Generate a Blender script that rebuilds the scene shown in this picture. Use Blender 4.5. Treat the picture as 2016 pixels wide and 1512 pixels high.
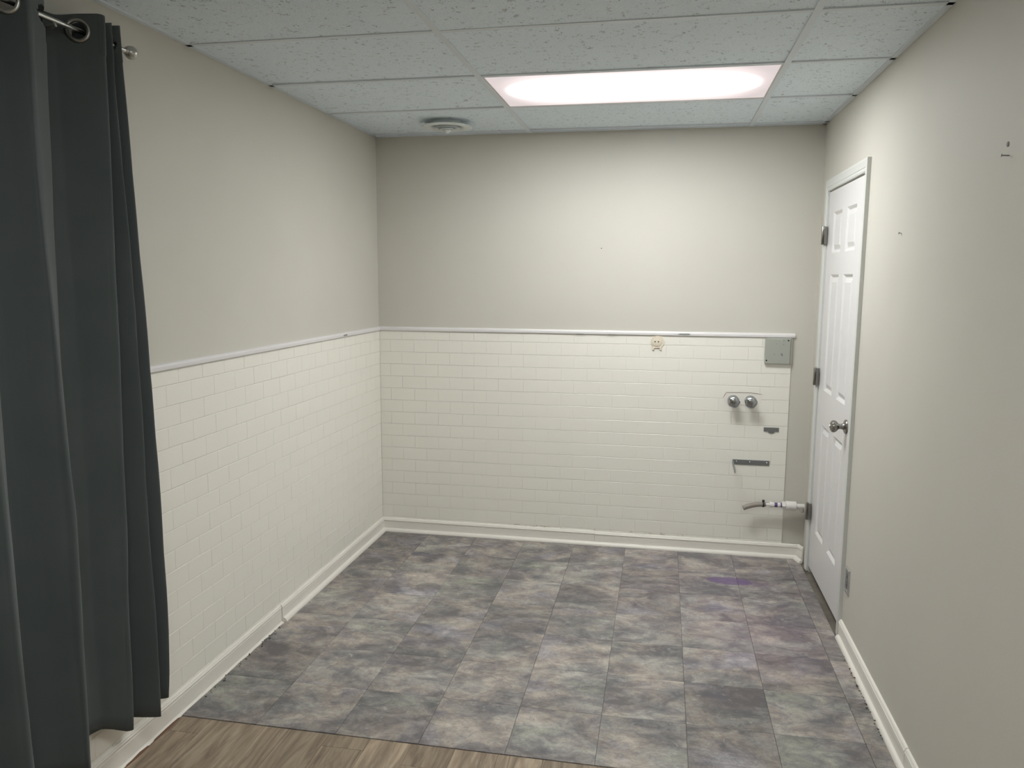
import bpy, bmesh, math, random
from mathutils import Vector, Matrix
random.seed(7)
for o in list(bpy.data.objects):
    bpy.data.objects.remove(o)
SC = bpy.context.scene
COL = SC.collection

# ------------------------------------------------------------------ camera
yaw, pitch, roll = -0.18931, -0.13638, 0.00484
fwd = Vector((math.sin(yaw)*math.cos(pitch), math.cos(yaw)*math.cos(pitch), math.sin(pitch)))
right = Vector((math.cos(yaw), -math.sin(yaw), 0))
up = right.cross(fwd)
r2 = right*math.cos(roll) + up*math.sin(roll)
u2 = -right*math.sin(roll) + up*math.cos(roll)
cam_data = bpy.data.cameras.new('camera')
cam = bpy.data.objects.new('camera', cam_data)
COL.objects.link(cam)
M = Matrix((r2, u2, -fwd)).transposed().to_4x4()
M.translation = Vector((1.71523, -4.58570, 1.60552))
cam.matrix_world = M
cam_data.sensor_width = 36.0
cam_data.lens = 1541.297/2016*36.0
cam_data.clip_start = 0.02
SC.camera = cam

# ------------------------------------------------------------------ world, exposure
W, H = 2.5466, 2.4230            # room width, ceiling height
world = bpy.data.worlds.new('world')
SC.world = world
world.use_nodes = True
world.node_tree.nodes['Background'].inputs[0].default_value = (0.0, 0.0, 0.0, 1)
world.node_tree.nodes['Background'].inputs[1].default_value = 0.0
SC.view_settings.view_transform = 'Standard'
SC.view_settings.look = 'None'
SC.view_settings.gamma = 1.0
SC.view_settings.use_curve_mapping = False
SC.view_settings.exposure = 0.27
LENS_CORE = 22.0                 # radiance of the lamp diffuser above its tubes
FILL_CORE = 19.5                  # radiance of the added fill panel behind the camera

# ------------------------------------------------------------------ materials
def mat(name, col, rough=0.6, metal=0.0, spec=0.5, bump=None, **kw):
    m = bpy.data.materials.new(name); m.use_nodes = True
    b = m.node_tree.nodes['Principled BSDF']
    b.inputs['Base Color'].default_value = (*col, 1)
    b.inputs['Roughness'].default_value = rough
    b.inputs['Metallic'].default_value = metal
    b.inputs['Specular IOR Level'].default_value = spec
    for k, v in kw.items():
        b.inputs[k.replace('_', ' ')].default_value = v
    if bump:
        sc, dist, det = bump
        n = N(m, 'ShaderNodeTexNoise'); n.inputs['Scale'].default_value = sc; n.inputs['Detail'].default_value = det
        tc = N(m, 'ShaderNodeTexCoord'); L(m, tc.outputs['Object'], n.inputs['Vector'])
        bp = N(m, 'ShaderNodeBump'); bp.inputs['Distance'].default_value = dist; bp.inputs['Strength'].default_value = 0.6
        L(m, n.outputs['Fac'], bp.inputs['Height']); L(m, bp.outputs['Normal'], b.inputs['Normal'])
    return m
def N(m, t): return m.node_tree.nodes.new(t)
def L(m, a, b): m.node_tree.links.new(a, b)
def ramp(m, stops, interp='LINEAR'):
    r = N(m, 'ShaderNodeValToRGB'); r.color_ramp.interpolation = interp
    e = r.color_ramp.elements
    while len(e) < len(stops): e.new(0.5)
    for i, (p, c) in enumerate(stops):
        e[i].position = p; e[i].color = (*c, 1) if len(c) == 3 else c
    return r
def mathn(m, op, a, b=None, c=None):
    n = N(m, 'ShaderNodeMath'); n.operation = op
    for i, v in enumerate((a, b, c)):
        if v is None: continue
        if isinstance(v, (int, float)): n.inputs[i].default_value = v
        else: L(m, v, n.inputs[i])
    return n.outputs[0]
def mix(m, fac, a, b, mode='MIX'):
    n = N(m, 'ShaderNodeMix'); n.data_type = 'RGBA'; n.blend_type = mode
    if isinstance(fac, (int, float)): n.inputs[0].default_value = fac
    else: L(m, fac, n.inputs[0])
    for i, v in ((6, a), (7, b)):
        if isinstance(v, tuple): n.inputs[i].default_value = (*v, 1)
        else: L(m, v, n.inputs[i])
    return n.outputs[2]
def bsdf(m): return m.node_tree.nodes['Principled BSDF']

def wall_material(name, col, col2):
    m = mat(name, col, 0.62, spec=0.3)
    tc = N(m, 'ShaderNodeTexCoord')
    n = N(m, 'ShaderNodeTexNoise'); n.inputs['Scale'].default_value = 1.3; n.inputs['Detail'].default_value = 3
    L(m, tc.outputs['Object'], n.inputs['Vector'])
    r = ramp(m, [(0.35, col), (0.65, col2)]); L(m, n.outputs['Fac'], r.inputs[0])
    L(m, r.outputs[0], bsdf(m).inputs['Base Color'])
    n2 = N(m, 'ShaderNodeTexNoise'); n2.inputs['Scale'].default_value = 160; n2.inputs['Detail'].default_value = 2
    L(m, tc.outputs['Object'], n2.inputs['Vector'])
    n3 = N(m, 'ShaderNodeTexNoise'); n3.inputs['Scale'].default_value = 7; n3.inputs['Detail'].default_value = 2
    L(m, tc.outputs['Object'], n3.inputs['Vector'])
    bp = N(m, 'ShaderNodeBump'); bp.inputs['Distance'].default_value = 0.0006; bp.inputs['Strength'].default_value = 0.35
    L(m, mathn(m, 'MULTIPLY_ADD', n3.outputs['Fac'], 2.5, n2.outputs['Fac']), bp.inputs['Height'])
    L(m, bp.outputs['Normal'], bsdf(m).inputs['Normal'])
    return m
M_wall = wall_material('wall_paint', (0.590, 0.564, 0.505), (0.615, 0.588, 0.530))
M_tilew = mat('painted_wall_tile', (0.86, 0.832, 0.76), 0.33, spec=0.45, bump=(60, 0.0003, 2))
M_grout = mat('painted_grout', (0.72, 0.695, 0.63), 0.7)
M_trim = mat('trim_white', (0.83, 0.79, 0.73), 0.38, bump=(35, 0.0006, 3))
M_rail = mat('rail_white', (0.73, 0.70, 0.70), 0.4, bump=(45, 0.0008, 3))
M_door = mat('door_white', (0.73, 0.71, 0.71), 0.4, bump=(90, 0.0002, 3))
M_case = mat('casing_white', (0.66, 0.665, 0.64), 0.42)
M_chrome = mat('chrome', (0.62, 0.63, 0.64), 0.12, 1.0)
M_chrome_dark = mat('worn_chrome', (0.42, 0.43, 0.44), 0.16, 1.0)
M_nickel = mat('brushed_nickel', (0.30, 0.29, 0.27), 0.28, 1.0)
M_steel = mat('dull_steel', (0.27, 0.28, 0.285), 0.42, 0.85)
M_rod = mat('rod_steel', (0.50, 0.49, 0.46), 0.3, 1.0)
M_boxgrey = mat('grey_enamel', (0.40, 0.41, 0.365), 0.45, 0.1)
M_black = mat('black_hole', (0.01, 0.01, 0.01), 0.8)
M_cream = mat('cream_plastic', (0.74, 0.66, 0.54), 0.45)
M_pvc = mat('white_pvc', (0.78, 0.75, 0.72), 0.35)
M_hose = mat('tan_vinyl_hose', (0.30, 0.265, 0.23), 0.4)
M_clamp = mat('black_rubber', (0.03, 0.03, 0.03), 0.6)
M_purple = mat('purple_primer', (0.12, 0.07, 0.22), 0.5)
M_crack = mat('torn_paint', (0.25, 0.19, 0.16), 0.8)
M_scuff = mat('bare_scuff', (0.22, 0.22, 0.21), 0.7)
M_debris = mat('dark_debris', (0.07, 0.055, 0.045), 0.9)
M_rust = mat('bare_wood_edge', (0.16, 0.085, 0.05), 0.85)
M_tee = mat('grid_white', (0.70, 0.76, 0.80), 0.45)
M_vent = mat('vent_enamel', (0.74, 0.78, 0.77), 0.4)
M_deck = mat('plenum_dark', (0.05, 0.05, 0.05), 0.9)
M_frame = mat('fixture_frame', (0.66, 0.62, 0.60), 0.45)

def sub_material():
    m = mat('subfloor_brown', (0.14, 0.12, 0.10), 0.8)
    tc = N(m, 'ShaderNodeTexCoord')
    n = N(m, 'ShaderNodeTexNoise'); n.inputs['Scale'].default_value = 9; n.inputs['Detail'].default_value = 6
    L(m, tc.outputs['Object'], n.inputs['Vector'])
    r = ramp(m, [(0.3, (0.10, 0.085, 0.07)), (0.7, (0.22, 0.19, 0.155))]); L(m, n.outputs['Fac'], r.inputs[0])
    L(m, r.outputs[0], bsdf(m).inputs['Base Color'])
    return m
M_sub = sub_material()

def ceiling_tile_material():
    m = mat('fissured_tile', (0.5, 0.5, 0.5), 0.9, spec=0.1)
    tc = N(m, 'ShaderNodeTexCoord'); oi = N(m, 'ShaderNodeObjectInfo')
    off = N(m, 'ShaderNodeVectorMath'); off.operation = 'ADD'
    L(m, tc.outputs['Object'], off.inputs[0])
    L(m, mathn(m, 'MULTIPLY', oi.outputs['Random'], 40.0), off.inputs[1])
    d = N(m, 'ShaderNodeTexNoise'); d.inputs['Scale'].default_value = 30; d.inputs['Detail'].default_value = 2
    L(m, off.outputs[0], d.inputs['Vector'])
    add = N(m, 'ShaderNodeMix'); add.data_type = 'RGBA'; add.blend_type = 'LINEAR_LIGHT'; add.inputs[0].default_value = 0.03
    L(m, off.outputs[0], add.inputs[6]); L(m, d.outputs['Color'], add.inputs[7])
    v = N(m, 'ShaderNodeTexVoronoi'); v.inputs['Scale'].default_value = 95; v.inputs['Randomness'].default_value = 1
    L(m, add.outputs[2], v.inputs['Vector'])
    n = N(m, 'ShaderNodeTexNoise'); n.inputs['Scale'].default_value = 40; n.inputs['Detail'].default_value = 1
    L(m, off.outputs[0], n.inputs['Vector'])
    thr = mathn(m, 'MULTIPLY', mathn(m, 'MAXIMUM', mathn(m, 'SUBTRACT', n.outputs['Fac'], 0.44), 0.0), 1.7)
    pit = mathn(m, 'LESS_THAN', v.outputs['Distance'], thr)
    fine = N(m, 'ShaderNodeTexNoise'); fine.inputs['Scale'].default_value = 140; fine.inputs['Detail'].default_value = 3
    L(m, off.outputs[0], fine.inputs['Vector'])
    r = ramp(m, [(0.3, (0.74, 0.82, 0.88)), (0.7, (0.83, 0.915, 0.965))]); L(m, fine.outputs['Fac'], r.inputs[0])
    c = mix(m, mathn(m, 'MULTIPLY', pit, 0.48), r.outputs[0], (0.20, 0.20, 0.19))
    L(m, c, bsdf(m).inputs['Base Color'])
    bp = N(m, 'ShaderNodeBump'); bp.inputs['Distance'].default_value = 0.002; bp.inputs['Strength'].default_value = 0.7
    L(m, mathn(m, 'SUBTRACT', mathn(m, 'MULTIPLY', fine.outputs['Fac'], 0.4), pit), bp.inputs['Height'])
    L(m, bp.outputs['Normal'], bsdf(m).inputs['Normal'])
    return m
M_ctile = ceiling_tile_material()

def floor_tile_material():
    m = mat('slate_look_vinyl', (0.3, 0.3, 0.3), 0.42, spec=0.4)
    tc = N(m, 'ShaderNodeTexCoord'); oi = N(m, 'ShaderNodeObjectInfo')
    off = N(m, 'ShaderNodeVectorMath'); off.operation = 'ADD'
    comb = N(m, 'ShaderNodeCombineXYZ')
    L(m, mathn(m, 'MULTIPLY', oi.outputs['Random'], 37.0), comb.inputs[0])
    L(m, mathn(m, 'MULTIPLY', oi.outputs['Random'], 91.0), comb.inputs[1])
    L(m, tc.outputs['Object'], off.inputs[0]); L(m, comb.outputs[0], off.inputs[1])
    st = N(m, 'ShaderNodeVectorMath'); st.operation = 'MULTIPLY'; st.inputs[1].default_value = (1.0, 1.45, 1.0)
    L(m, off.outputs[0], st.inputs[0])
    def noise(sc, det, dist, rough=0.55, ofs=None):
        n = N(m, 'ShaderNodeTexNoise'); n.inputs['Scale'].default_value = sc; n.inputs['Detail'].default_value = det
        n.inputs['Distortion'].default_value = dist; n.inputs['Roughness'].default_value = rough
        v = st.outputs[0]
        if ofs:
            a = N(m, 'ShaderNodeVectorMath'); a.operation = 'ADD'; a.inputs[1].default_value = ofs
            L(m, v, a.inputs[0]); v = a.outputs[0]
        L(m, v, n.inputs['Vector']); return n.outputs['Fac']
    big = noise(3.8, 10, 0.5, 0.66)
    r1 = ramp(m, [(0.33, (0.125, 0.120, 0.130)), (0.44, (0.195, 0.185, 0.185)), (0.52, (0.265, 0.250, 0.240)), (0.61, (0.345, 0.325, 0.300)), (0.74, (0.46, 0.44, 0.40))])
    med = noise(10.0, 9, 0.8, 0.7, (3, 6, 1))
    bm_ = mathn(m, 'ADD', mathn(m, 'MULTIPLY', big, 0.62), mathn(m, 'MULTIPLY', med, 0.38))
    L(m, mathn(m, 'MULTIPLY_ADD', mathn(m, 'SUBTRACT', bm_, 0.5), 1.9, 0.5), r1.inputs[0])
    hue = noise(2.6, 4, 0.3, 0.6, (5, 9, 2))
    r2_ = ramp(m, [(0.32, (0.97, 1.01, 0.93)), (0.44, (1.0, 1.0, 1.02)), (0.54, (1.08, 0.99, 0.94)), (0.66, (0.98, 0.97, 1.12))])
    L(m, hue, r2_.inputs[0])
    c = mix(m, 1.0, r1.outputs[0], r2_.outputs[0], 'MULTIPLY')
    # printed pale pebbles, a few per tile
    vo = N(m, 'ShaderNodeTexVoronoi'); vo.inputs['Scale'].default_value = 5.5
    wv = N(m, 'ShaderNodeMix'); wv.data_type = 'RGBA'; wv.blend_type = 'LINEAR_LIGHT'; wv.inputs[0].default_value = 0.06
    wn = N(m, 'ShaderNodeTexNoise'); wn.inputs['Scale'].default_value = 14; wn.inputs['Detail'].default_value = 4
    L(m, off.outputs[0], wn.inputs['Vector']); L(m, off.outputs[0], wv.inputs[6]); L(m, wn.outputs['Color'], wv.inputs[7])
    L(m, wv.outputs[2], vo.inputs['Vector'])
    sel = N(m, 'ShaderNodeSeparateColor'); L(m, vo.outputs['Color'], sel.inputs[0])
    rp = ramp(m, [(0.22, (1, 1, 1)), (0.36, (0, 0, 0))]); L(m, vo.outputs['Distance'], rp.inputs[0])
    pf = mathn(m, "MULTIPLY", rp.outputs[0], mathn(m, 'GREATER_THAN', sel.outputs[0], 0.72))
    c = mix(m, mathn(m, 'MULTIPLY', pf, 0.38), c, (0.43, 0.385, 0.33))
    # layered slate streaks
    vein = noise(11, 10, 0.9, 0.72, (2, 2, 7))
    rv = ramp(m, [(0.47, (0, 0, 0)), (0.495, (1, 1, 1)), (0.52, (0, 0, 0))]); L(m, vein, rv.inputs[0])
    c = mix(m, mathn(m, 'MULTIPLY', rv.outputs[0], 0.5), c, (0.12, 0.115, 0.115))
    flk = noise(19, 9, 1.0, 0.78, (8, 1, 3))
    rf = ramp(m, [(0.575, (0, 0, 0)), (0.68, (1, 1, 1))]); L(m, flk, rf.inputs[0])
    c = mix(m, mathn(m, 'MULTIPLY', rf.outputs[0], 0.62), c, (0.50, 0.48, 0.45))
    # tile to tile tone
    v = mathn(m, 'MULTIPLY_ADD', oi.outputs['Random'], 0.36, 0.87)
    cc = N(m, 'ShaderNodeCombineColor')
    for i in range(3): L(m, v, cc.inputs[i])
    c = mix(m, 1.0, c, cc.outputs[0], 'MULTIPLY')
    # spilled purple primer, a stain lying where it fell
    geo = N(m, 'ShaderNodeNewGeometry')
    sx = N(m, 'ShaderNodeSeparateXYZ')
    dn = N(m, 'ShaderNodeTexNoise'); dn.inputs['Scale'].default_value = 22; dn.inputs['Detail'].default_value = 3
    L(m, geo.outputs['Position'], dn.inputs['Vector'])
    L(m, geo.outputs['Position'], sx.inputs[0])
    def blob(cx, cy, rx, ry, edge, amp=0.5):
        dx = mathn(m, 'DIVIDE', mathn(m, 'SUBTRACT', sx.outputs[0], cx), rx)
        dy = mathn(m, 'DIVIDE', mathn(m, 'SUBTRACT', sx.outputs[1], cy), ry)
        d = mathn(m, 'SQRT', mathn(m, 'ADD', mathn(m, 'MULTIPLY', dx, dx), mathn(m, 'MULTIPLY', dy, dy)))
        d = mathn(m, 'MULTIPLY_ADD', mathn(m, 'SUBTRACT', dn.outputs['Fac'], 0.5), amp, d)
        n = N(m, 'ShaderNodeMapRange'); L(m, d, n.inputs[0])
        n.inputs[1].default_value = 1 - edge; n.inputs[2].default_value = 1 + edge
        n.inputs[3].default_value = 1; n.inputs[4].default_value = 0
        return n.outputs[0]
    c = mix(m, mathn(m, 'MULTIPLY', blob(2.105, -0.445, 0.115, 0.052, 0.10, 0.7), 0.75), c, (0.13, 0.075, 0.21))
    c = mix(m, mathn(m, 'MULTIPLY', blob(2.25, -0.47, 0.09, 0.05, 0.4, 1.2), 0.16), c, (0.15, 0.08, 0.24))
    c = mix(m, mathn(m, 'MULTIPLY', blob(2.2, -1.12, 0.24, 0.28, 0.6, 1.0), 0.16), c, (0.30, 0.16, 0.27))
    c = mix(m, mathn(m, 'MULTIPLY', blob(2.0, -0.55, 0.50, 0.45, 0.7, 0.8), 0.07), c, (0.30, 0.18, 0.32))
    L(m, c, bsdf(m).inputs['Base Color'])
    bp = N(m, 'ShaderNodeBump'); bp.inputs['Distance'].default_value = 0.0009; bp.inputs['Strength'].default_value = 0.5
    L(m, mathn(m, 'ADD', vein, flk), bp.inputs['Height']); L(m, bp.outputs['Normal'], bsdf(m).inputs['Normal'])
    rr = ramp(m, [(0.3, (0.36,)*3), (0.7, (0.52,)*3)]); L(m, big, rr.inputs[0]); L(m, rr.outputs[0], bsdf(m).inputs['Roughness'])
    return m
M_ftile = floor_tile_material()

def plank_material():
    m = mat('wood_look_plank', (0.2, 0.15, 0.1), 0.45, spec=0.4)
    tc = N(m, 'ShaderNodeTexCoord'); oi = N(m, 'ShaderNodeObjectInfo')
    off = N(m, 'ShaderNodeVectorMath'); off.operation = 'ADD'
    L(m, tc.outputs['Object'], off.inputs[0]); L(m, mathn(m, 'MULTIPLY', oi.outputs['Random'], 53.0), off.inputs[1])
    st = N(m, 'ShaderNodeVectorMath'); st.operation = 'MULTIPLY'; st.inputs[1].default_value = (9.0, 0.9, 1.0)
    L(m, off.outputs[0], st.inputs[0])
    n = N(m, 'ShaderNodeTexNoise'); n.inputs['Scale'].default_value = 2.4; n.inputs['Detail'].default_value = 7; n.inputs['Distortion'].default_value = 1.6
    n.inputs['Roughness'].default_value = 0.6
    L(m, st.outputs[0], n.inputs['Vector'])
    r = ramp(m, [(0.28, (0.15, 0.115, 0.085)), (0.45, (0.26, 0.195, 0.14)), (0.58, (0.36, 0.28, 0.20)), (0.75, (0.48, 0.39, 0.30))])
    L(m, n.outputs['Fac'], r.inputs[0])
    n2 = N(m, 'ShaderNodeTexNoise'); n2.inputs['Scale'].default_value = 16; n2.inputs['Detail'].default_value = 5
    L(m, st.outputs[0], n2.inputs['Vector'])
    rl = ramp(m, [(0.60, (0, 0, 0)), (0.68, (1, 1, 1))]); L(m, n2.outputs['Fac'], rl.inputs[0])
    c = mix(m, mathn(m, 'MULTIPLY', rl.outputs[0], 0.3), r.outputs[0], (0.45, 0.42, 0.35))
    v = mathn(m, 'MULTIPLY_ADD', oi.outputs['Random'], 0.35, 0.80)
    cc = N(m, 'ShaderNodeCombineColor')
    for i in range(3): L(m, v, cc.inputs[i])
    c = mix(m, 1.0, c, cc.outputs[0], 'MULTIPLY')
    L(m, c, bsdf(m).inputs['Base Color'])
    bp = N(m, 'ShaderNodeBump'); bp.inputs['Distance'].default_value = 0.0005; bp.inputs['Strength'].default_value = 0.5
    L(m, n2.outputs['Fac'], bp.inputs['Height']); L(m, bp.outputs['Normal'], bsdf(m).inputs['Normal'])
    return m
M_plank = plank_material()

def fabric_material():
    m = mat('slate_blackout_fabric', (0.07, 0.082, 0.085), 0.85, spec=0.15)
    bsdf(m).inputs['Sheen Weight'].default_value = 0.12
    tc = N(m, 'ShaderNodeTexCoord')
    n = N(m, 'ShaderNodeTexNoise'); n.inputs['Scale'].default_value = 300; n.inputs['Detail'].default_value = 2
    L(m, tc.outputs['Object'], n.inputs['Vector'])
    n3 = N(m, 'ShaderNodeTexNoise'); n3.inputs['Scale'].default_value = 5; n3.inputs['Detail'].default_value = 2
    L(m, tc.outputs['Object'], n3.inputs['Vector'])
    r = ramp(m, [(0.3, (0.082, 0.095, 0.096)), (0.7, (0.096, 0.107, 0.109))]); L(m, n3.outputs['Fac'], r.inputs[0])
    L(m, r.outputs[0], bsdf(m).inputs['Base Color'])
    bp = N(m, 'ShaderNodeBump'); bp.inputs['Distance'].default_value = 0.0006; bp.inputs['Strength'].default_value = 0.4
    L(m, mathn(m, 'MULTIPLY_ADD', n3.outputs['Fac'], 12.0, n.outputs['Fac']), bp.inputs['Height']); L(m, bp.outputs['Normal'], bsdf(m).inputs['Normal'])
    return m
M_fabric = fabric_material()

def lens_material(name, core, edge=0.62):
    # diffuser lit by two tubes behind it: bright over the tubes, dimmer at rim and ends
    m = bpy.data.materials.new(name); m.use_nodes = True
    nt = m.node_tree; nt.nodes.clear()
    out = N(m, 'ShaderNodeOutputMaterial'); em = N(m, 'ShaderNodeEmission')
    tc = N(m, 'ShaderNodeTexCoord'); sx = N(m, 'ShaderNodeSeparateXYZ')
    L(m, tc.outputs['Generated'], sx.inputs[0])
    dn = N(m, 'ShaderNodeTexNoise'); dn.inputs['Scale'].default_value = 3.0
    L(m, tc.outputs['Generated'], dn.inputs['Vector'])
    def ss(v, a, b):
        n = N(m, 'ShaderNodeMapRange'); n.interpolation_type = 'SMOOTHSTEP'; L(m, v, n.inputs[0])
        n.inputs[1].default_value = a; n.inputs[2].default_value = b; return n.outputs[0]
    ax = mathn(m, 'ABSOLUTE', mathn(m, 'SUBTRACT', sx.outputs[0], 0.5))
    ay = mathn(m, 'ABSOLUTE', mathn(m, 'SUBTRACT', sx.outputs[1], 0.5))
    ay2 = mathn(m, 'MULTIPLY_ADD', mathn(m, 'SUBTRACT', dn.outputs['Fac'], 0.5), 0.06, ay)
    # the lit band narrows towards the ends
    band = mathn(m, 'SUBTRACT', 0.45, mathn(m, 'MULTIPLY', mathn(m, 'POWER', mathn(m, 'MULTIPLY', ax, 2.0), 4.5), 0.34))
    rel = mathn(m, 'SUBTRACT', band, ay2)
    f = mathn(m, 'MULTIPLY', ss(rel, -0.02, 0.16), mathn(m, 'SUBTRACT', 1.0, ss(ax, 0.34, 0.50)))
    g = mathn(m, 'MULTIPLY', ss(rel, -0.22, 0.06), mathn(m, 'SUBTRACT', 1.0, ss(ax, 0.36, 0.53)))
    f = mathn(m, 'POWER', f, 2.2)
    st = mathn(m, 'ADD', mathn(m, 'MULTIPLY_ADD', f, core-edge, edge), mathn(m, 'MULTIPLY', g, 0.30))
    L(m, mix(m, f, (1.0, 0.88, 0.86), (0.955, 1.0, 0.985)), em.inputs[0]); L(m, st, em.inputs[1])
    L(m, em.outputs[0], out.inputs[0])
    return m
M_lens = lens_material('lamp_diffuser', LENS_CORE)
M_lens_fill = lens_material('fill_diffuser', FILL_CORE)

# ------------------------------------------------------------------ mesh helpers
def finish(name, bm, m, parent=None, smooth=False, loc=None):
    me = bpy.data.meshes.new(name)
    bmesh.ops.recalc_face_normals(bm, faces=bm.faces[:])
    bm.to_mesh(me); bm.free()
    for mm in (m if isinstance(m, (list, tuple)) else [m]): me.materials.append(mm)
    if smooth:
        for p in me.polygons: p.use_smooth = True
        if smooth == 'auto': me.set_sharp_from_angle(angle=math.radians(35))
    o = bpy.data.objects.new(name, me); COL.objects.link(o)
    if loc is not None: o.location = loc
    if parent is not None: o.parent = parent
    return o
def box(bm, a, b, bevel=0.0, seg=1):
    c = [(a[i]+b[i])/2 for i in range(3)]; s = [abs(b[i]-a[i]) for i in range(3)]
    r = bmesh.ops.create_cube(bm, size=1.0)
    vs = r['verts']
    bmesh.ops.scale(bm, vec=s, verts=vs); bmesh.ops.translate(bm, vec=c, verts=vs)
    if bevel > 0:
        es = list({e for v in vs for e in v.link_edges})
        bmesh.ops.bevel(bm, geom=es, offset=bevel, segments=seg, affect='EDGES', profile=0.5)
    return bm
def bx(name, a, b, m, parent=None, bevel=0.0, seg=1):
    bm = bmesh.new(); box(bm, a, b, bevel, seg); return finish(name, bm, m, parent)
def lathe(bm, prof, origin, axis, n=32, cap=True):
    """prof: list of (distance along axis, radius)."""
    axis = Vector(axis).normalized()
    t = Vector((0, 0, 1)) if abs(axis.z) < 0.9 else Vector((1, 0, 0))
    e1 = axis.cross(t).normalized(); e2 = axis.cross(e1)
    rings = []
    for d, r in prof:
        if r < 1e-6:
            rings.append([bm.verts.new(Vector(origin)+axis*d)])
        else:
            rings.append([bm.verts.new(Vector(origin)+axis*d+(e1*math.cos(2*math.pi*i/n)+e2*math.sin(2*math.pi*i/n))*r) for i in range(n)])
    for A, B in zip(rings[:-1], rings[1:]):
        for i in range(n):
            j = (i+1) % n
            if len(A) == 1 and len(B) == 1: continue
            if len(A) == 1: bm.faces.new((A[0], B[i], B[j]))
            elif len(B) == 1: bm.faces.new((A[i], A[j], B[0]))
            else: bm.faces.new((A[i], A[j], B[j], B[i]))
    if cap:
        for R_ in (rings[0], rings[-1]):
            if len(R_) > 1: bm.faces.new(R_)
    return bm
def tube(bm, pts, r, n=16):
    pts = [Vector(p) for p in pts]; rings = []
    for i, p in enumerate(pts):
        d = (pts[min(i+1, len(pts)-1)]-pts[max(i-1, 0)]).normalized()
        t = Vector((0, 0, 1)) if abs(d.z) < 0.9 else Vector((1, 0, 0))
        e1 = d.cross(t).normalized(); e2 = d.cross(e1)
        rr = r[i] if isinstance(r, (list, tuple)) else r
        rings.append([bm.verts.new(p+(e1*math.cos(2*math.pi*k/n)+e2*math.sin(2*math.pi*k/n))*rr) for k in range(n)])
    for A, B in zip(rings[:-1], rings[1:]):
        for k in range(n):
            bm.faces.new((A[k], A[(k+1) % n], B[(k+1) % n], B[k]))
    bm.faces.new(rings[0]); bm.faces.new(rings[-1])
    return bm
def torus(bm, c, axis, R, r, n=40, k=10):
    axis = Vector(axis).normalized(); t = Vector((0, 0, 1)) if abs(axis.z) < 0.9 else Vector((1, 0, 0))
    e1 = axis.cross(t).normalized(); e2 = axis.cross(e1); rings = []
    for i in range(n):
        a = 2*math.pi*i/n; d = e1*math.cos(a)+e2*math.sin(a)
        rings.append([bm.verts.new(Vector(c)+d*(R+r*math.cos(2*math.pi*j/k))+axis*r*math.sin(2*math.pi*j/k)) for j in range(k)])
    for i in range(n):
        A, B = rings[i], rings[(i+1) % n]
        for j in range(k): bm.faces.new((A[j], A[(j+1) % k], B[(j+1) % k], B[j]))
    return bm
def prism(bm, poly, d):
    """poly: list of 3D points, extruded by vector d."""
    A = [bm.verts.new(p) for p in poly]; B = [bm.verts.new(Vector(p)+Vector(d)) for p in poly]
    bm.faces.new(A); bm.faces.new(B)
    for i in range(len(A)):
        j = (i+1) % len(A); bm.faces.new((A[i], A[j], B[j], B[i]))
    return bm
def loft(bm, sections):
    rings = [[bm.verts.new(p) for p in s] for s in sections]
    for A, B in zip(rings[:-1], rings[1:]):
        for i in range(len(A)):
            j = (i+1) % len(A); bm.faces.new((A[i], A[j], B[j], B[i]))
    bm.faces.new(rings[0]); bm.faces.new(rings[-1])
    return bm
def thing(name, label, cat, loc=(0, 0, 0), group=None):
    o = bpy.data.objects.new(name, None); COL.objects.link(o); o.location = loc
    o.empty_display_size = 0.05
    return tag(o, label, cat, group)
def tag(o, label, cat, group=None):
    o['label'] = label; o['category'] = cat
    if group: o['group'] = group
    return o
def struct(o, label=None, cat=None):
    o['kind'] = 'structure'
    if label: o['label'] = label
    if cat: o['category'] = cat
    return o
def child(o, parent):          # parent has its own location; keep world coordinates of the mesh
    o.parent = parent; o.location = o.location - parent.location
    return o

Y_END = -6.6
# ------------------------------------------------------------------ walls
wall_back = struct(bx('wall_back', (-0.12, 0, -0.05), (W+0.12, 0.12, H+0.12), M_wall), 'far wall, grey paint above a white brick-pattern tile wainscot', 'wall')
wall_left = struct(bx('wall_left', (-0.12, Y_END, -0.05), (0, 0, H+0.12), M_wall), 'left wall, warm grey above white tile wainscot, curtain at its near end', 'wall')
wall_front = struct(bx('wall_front', (-0.12, Y_END-0.12, -0.05), (W+0.12, Y_END, H+0.12), M_wall), 'grey wall behind the camera', 'wall')
DY0, DY1, DZ = -0.210, -0.975, 2.047       # door opening
bm = bmesh.new()
box(bm, (W, DY0, -0.05), (W+0.12, 0, H+0.12))
box(bm, (W, Y_END, -0.05), (W+0.12, DY1, H+0.12))
box(bm, (W, DY1, DZ), (W+0.12, DY0, H+0.12))
wall_right = struct(finish('wall_right', bm, M_wall), 'plain grey painted right wall with the white panel door', 'wall')

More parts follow.
